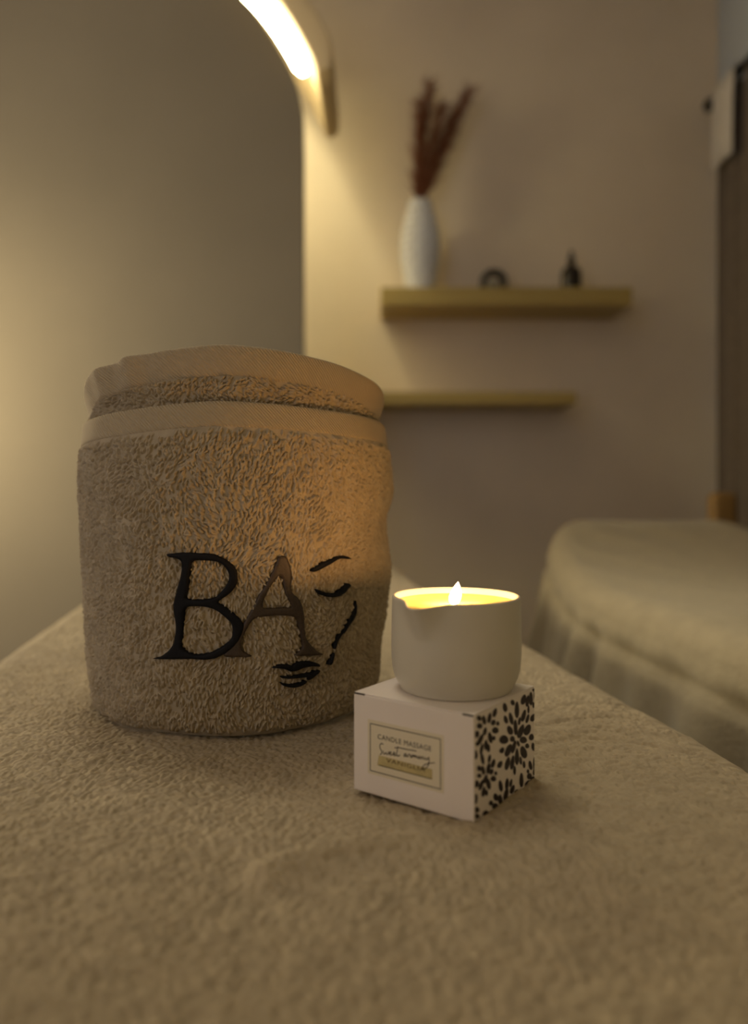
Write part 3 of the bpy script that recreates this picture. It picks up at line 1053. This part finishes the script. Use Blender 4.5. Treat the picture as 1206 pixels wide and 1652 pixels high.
jar_prof += [(0.0350, JH - 0.0002), (0.0346, JH - 0.0010)] + [(0.0344, z) for z in np.linspace(JH - 0.003, 0.012, 14)] + [(0.030, 0.007), (0.0, 0.006)]
lathe('pot', jar_prof, M_CERAM, candle, n=144, deform=jar_def)
WZ = JH - 0.0050
def wax_def(p, k, r, z):
    return p
wax_prof = [(0.0, WZ - 0.0012), (0.006, WZ - 0.0011), (0.014, WZ - 0.0006), (0.024, WZ), (0.031, WZ + 0.0002), (0.0336, WZ + 0.0009), (0.0341, WZ + 0.0012), (0.0341, WZ - 0.02), (0.0, WZ - 0.02)]
wax = lathe('wax', wax_prof, M_WAX, candle, n=72)
wick_pts = [(0, 0, WZ - 0.004), (0.0001, 0, WZ + 0.001), (-0.0004, 0, WZ + 0.004), (0.0002, 0, WZ + 0.0050)]
FX, FY = -0.0006, -0.001
tube('wick', [(x + FX, y + FY, z) for x, y, z in wick_pts], [0.0009, 0.0009, 0.0008, 0.0006], M_WICK, candle, n=8)
# flame: a leaning teardrop, brightest in its heart
mf = bpy.data.materials.new('candle_flame'); mf.use_nodes = True
n, l = nt(mf)
n.remove(n['Principled BSDF'])
e = n.new('ShaderNodeEmission')
e.inputs[1].default_value = 14.0
lw = n.new('ShaderNodeLayerWeight'); lw.inputs[0].default_value = 0.35
r = n.new('ShaderNodeValToRGB')
r.color_ramp.elements[0].color = (1.0, 0.85, 0.60, 1)
r.color_ramp.elements[1].color = (1.0, 0.45, 0.12, 1)
l.new(lw.outputs['Facing'], r.inputs[0]); l.new(r.outputs[0], e.inputs[0])
tr = n.new('ShaderNodeBsdfTransparent'); ad = n.new('ShaderNodeAddShader')
l.new(e.outputs[0], ad.inputs[0]); l.new(tr.outputs[0], ad.inputs[1])
l.new(ad.outputs[0], n['Material Output'].inputs['Surface'])
fl_prof = [(0.0, 0.0), (0.0013, 0.0003), (0.0025, 0.0012), (0.0033, 0.003), (0.0034, 0.005), (0.0030, 0.0072), (0.0022, 0.0092), (0.0013, 0.0110), (0.0006, 0.0122), (0.0, 0.0130)]
def fl_def(p, k, r, z):
    t = z / 0.013
    return (p[0] + FX - 0.0006 + 0.0024 * t ** 1.2, p[1] + FY, p[2] + WZ - 0.0006)
flame = lathe('flame', fl_prof, mf, candle, n=20, deform=fl_def)
lt = bpy.data.lights.new('candle_light', 'POINT')
lt.energy = FLAME_POWER
lt.color = (1.0, 0.50, 0.16)
lt.shadow_soft_size = 0.0045
lo = bpy.data.objects.new('candle_light', lt)
lo.location = (JC.x + FX + 0.0006, JC.y + FY, JZ + JH + 0.0005)
COL.objects.link(lo)

# ------------------------------------------------------------------ shelves and what stands on them
SF = 2.85
def at(px, py, y):
    return ((px - HX) / FPX * y, y, EYE + (HY - py) / FPX * y)
def shelf(label, x0, x1, z0, z1):
    o = bm_obj('wall_shelf', box_bm(x0, x1, SF, YB, z0, z1), M_SHELF, bevel=0.003)
    return tag(o, label, 'shelf', 'floating shelves on the back wall')
S1T = at(0, 463, SF)[2]
shelf('upper honey wood wall shelf holding the white vase and dark bottle', at(614, 0, SF)[0], at(1020, 0, SF)[0], at(0, 492, SF)[2], S1T)
shelf('lower empty honey wood wall shelf, half behind the rolled towel', at(526, 0, SF)[0], at(930, 0, SF)[0], at(0, 652, SF)[2], at(0, 632, SF)[2])
SY = 2.97
# vase with a dimpled surface
vx = at(677, 0, SY)[0]
def vase_def(p, k, r, z):
    x, y, zz = p
    rr = math.hypot(x, y)
    if rr < 0.03 or z > 0.345 or z < 0.01 or k > 40:
        return p
    a = math.atan2(y, x)
    row = z / 0.030
    ph = (int(row) % 2) * PI / 10
    d = abs(math.cos(5 * (a + ph))) ** 0.8 * abs(math.sin(PI * row)) ** 0.8
    k_ = (rr - 0.006 + 0.011 * d) / rr
    return (x * k_, y * k_, zz)
vp = []
zs = np.linspace(0, 0.36, 41)
rs = np.interp(zs, [0, 0.01, 0.05, 0.12, 0.18, 0.24, 0.30, 0.335, 0.36], [0.045, 0.050, 0.060, 0.073, 0.077, 0.072, 0.057, 0.046, 0.045])
vp = [(0.0, 0.0)] + [(float(a), float(b)) for a, b in zip(rs, zs)]
vp += [(0.040, 0.360), (0.039, 0.33), (0.050, 0.29), (0.06, 0.2), (0.05, 0.05), (0.0, 0.03)]
vase = lathe('vase', vp, M_VASE, None, n=120, deform=vase_def)
vase.location = (vx, SY, S1T)
tag(vase, 'tall white dimpled vase on the left of the upper shelf', 'vase')

# dried grass stems
def stem(label, tip, base_dx, seed, n=420, spread=0.035, plume=0.72):
    g = random.Random(seed)
    b = Vector((vx + base_dx, SY, S1T + 0.06))
    t = Vector(at(tip[0], tip[1], SY + tip[2]))
    neck = Vector((vx + base_dx * 2.2, SY + tip[2] * 0.15, S1T + 0.362))
    o = thing('dried_grass', label, 'dried grass', tuple(b), group='dried grass in the white vase')
    o['kind'] = 'thing'
    def pos(f):
        if f < 0.3:
            return b.lerp(neck, f / 0.3)
        q = (f - 0.3) / 0.7
        return neck.lerp(t, q) + Vector((0, 0, 0.02 * math.sin(PI * q)))
    tube('stalk', [pos(k / 14) - b for k in range(15)], [0.0022] * 13 + [0.0014, 0.0007], M_GRASS, o, n=6)
    V, F = [], []
    for i in range(n):
        f = (1 - plume) + plume * g.random() ** 0.9
        p = pos(f)
        ax = (pos(min(1, f + 0.03)) - pos(f - 0.03)).normalized()
        ph = g.uniform(0, 2 * PI)
        side = ax.cross(Vector((math.cos(ph), math.sin(ph), 0.1))).normalized()
        L = g.uniform(0.05, 0.10) * (1.15 - 0.5 * (f - (1 - plume)) / plume)
        sp = spread * g.uniform(0.4, 1.3)
        w_ = 0.0026
        wv = side.cross(ax).normalized() * w_
        n0 = len(V)
        for k in range(5):
            q = k / 4
            c = p + ax * (L * q) + side * (sp * q ** 1.4) - Vector((0, 0, 0.01 * q * q)) - b
            ww = wv * (1 - 0.85 * q)
            V += [c - ww, c + ww, c + side.cross(wv) * 0.8]
        for k in range(4):
            a0_ = n0 + k * 3
            for j in range(3):
                F.append((a0_ + j, a0_ + (j + 1) % 3, a0_ + 3 + (j + 1) % 3, a0_ + 3 + j))
    mesh_obj('plume', V, F, M_GRASS, o)
    return o
stem('russet dried grass stem at the far left of the white vase, shortest of the spray', (676, 175, -0.01), -0.006, 1)
stem('russet dried grass stem rising straight up from the white vase', (692, 140, 0.03), -0.002, 2)
stem('russet dried grass stem between the upright one and the leaning ones', (712, 178, -0.02), 0.001, 3)
stem('russet dried grass stem leaning furthest right out of the white vase', (752, 150, 0.0), 0.007, 4)
stem('russet dried grass stem leaning right, just inside the outermost one', (732, 190, 0.03), 0.004, 5)

# small dark arch ornament with a pale core
ax_, _, _ = at(796, 0, SY)
orn = thing('ornament', 'small black arch-shaped ornament in the middle of the upper shelf', 'ornament', (ax_, SY, S1T))
P = []
for k in range(25):
    a = PI * k / 24
    row = []
    for j in range(12):
        b = 2 * PI * j / 12
        r_ = 0.040 + 0.014 * math.cos(b)
        row.append((-r_ * math.cos(a), 0.022 * math.sin(b), 0.048 + r_ * math.sin(a)))
    P.append(row)
legl = [[(p[0], p[1], 0.0) for p in P[0]]]
legr = [[(p[0], p[1], 0.0) for p in P[-1]]]
grid_obj('arch', np.array(legl + P + legr), M_DARK, orn, wrap=True)
core = lathe('candle_core', [(0.0, 0.0), (0.020, 0.0), (0.022, 0.003), (0.022, 0.048), (0.020, 0.052), (0.0, 0.052)], M_CORE, orn, n=32)
core['label'] = 'pale round core inside the arch'

# dark bottle
bx_, _, _ = at(921, 0, SY)
bot = thing('bottle', 'slim dark bottle standing at the right end of the upper shelf', 'bottle', (bx_, SY, S1T))
lathe('body', [(0.0, 0.0), (0.034, 0.0), (0.038, 0.004), (0.0385, 0.02), (0.0385, 0.085), (0.035, 0.097), (0.023, 0.108), (0.014, 0.115), (0.012, 0.120), (0.012, 0.124), (0.0, 0.124)], M_BOTTLE, bot, n=40)
lathe('cap', [(0.0, 0.124), (0.0145, 0.124), (0.0150, 0.127), (0.0150, 0.142), (0.010, 0.147), (0.0075, 0.150), (0.0075, 0.166), (0.004, 0.174), (0.0, 0.175)], M_DARK, bot, n=32)

# ------------------------------------------------------------------ right wall: rod, dark curtain, pale cloth
RX, RZ = XR - 0.075, 2.37
rod = thing('curtain_rod', 'black iron rod on the right wall above the dark curtain', 'curtain rod', (RX, 1.0, RZ))
tube('pole', [(0, 0, 0), (0, 1.98, 0)], 0.016, M_ROD, rod, n=14)
lathe('finial', [(0.0, -0.026), (0.018, -0.02), (0.026, 0.0), (0.018, 0.02), (0.0, 0.026)], M_ROD, rod, n=24, loc=(0, 2.0, 0))
for yy in (0.2, 1.9):
    tube('bracket', [(0.0, yy, 0), (0.074, yy, 0)], 0.009, M_ROD, rod, n=10)
ys = np.linspace(1.02, 2.93, 260)
P = []
for z in np.linspace(RZ - 0.016, 0.04, 24):
    f = (RZ - z) / RZ
    P.append(np.stack([RX + 0.008 + 0.024 * np.sin(ys * 46 + 0.8 * np.sin(ys * 7)) * (0.45 + 0.55 * min(1, f * 6)), ys, np.full_like(ys, z)], -1))
cur = grid_obj('curtain', np.array(P), M_CURT)
md = cur.modifiers.new('thick', 'SOLIDIFY'); md.thickness = 0.003
tag(cur, 'dark brown pleated curtain hanging on the right wall', 'curtain')
# pale cloth thrown over the far end of the rod
P = []
yc = np.linspace(2.74, 2.89, 30)
path = [(-0.036, -0.30), (-0.036, -0.2), (-0.034, -0.1), (-0.030, -0.03), (-0.026, 0.006), (-0.010, 0.0215), (0.008, 0.0215), (0.024, 0.006)]
for k, (dx, dz) in enumerate(path):
    sl = 0.05 * (yc - 2.8) * (1 if k < 2 else 0)
    P.append(np.stack([RX + dx + 0.004 * np.sin(yc * 60) * (k < 4), yc, RZ + dz - sl], -1))
cl = grid_obj('cloth', np.array(P), M_PALE)
md = cl.modifiers.new('thick', 'SOLIDIFY'); md.thickness = 0.004
tag(cl, 'pale grey cloth slung over the black rod at upper right', 'cloth')
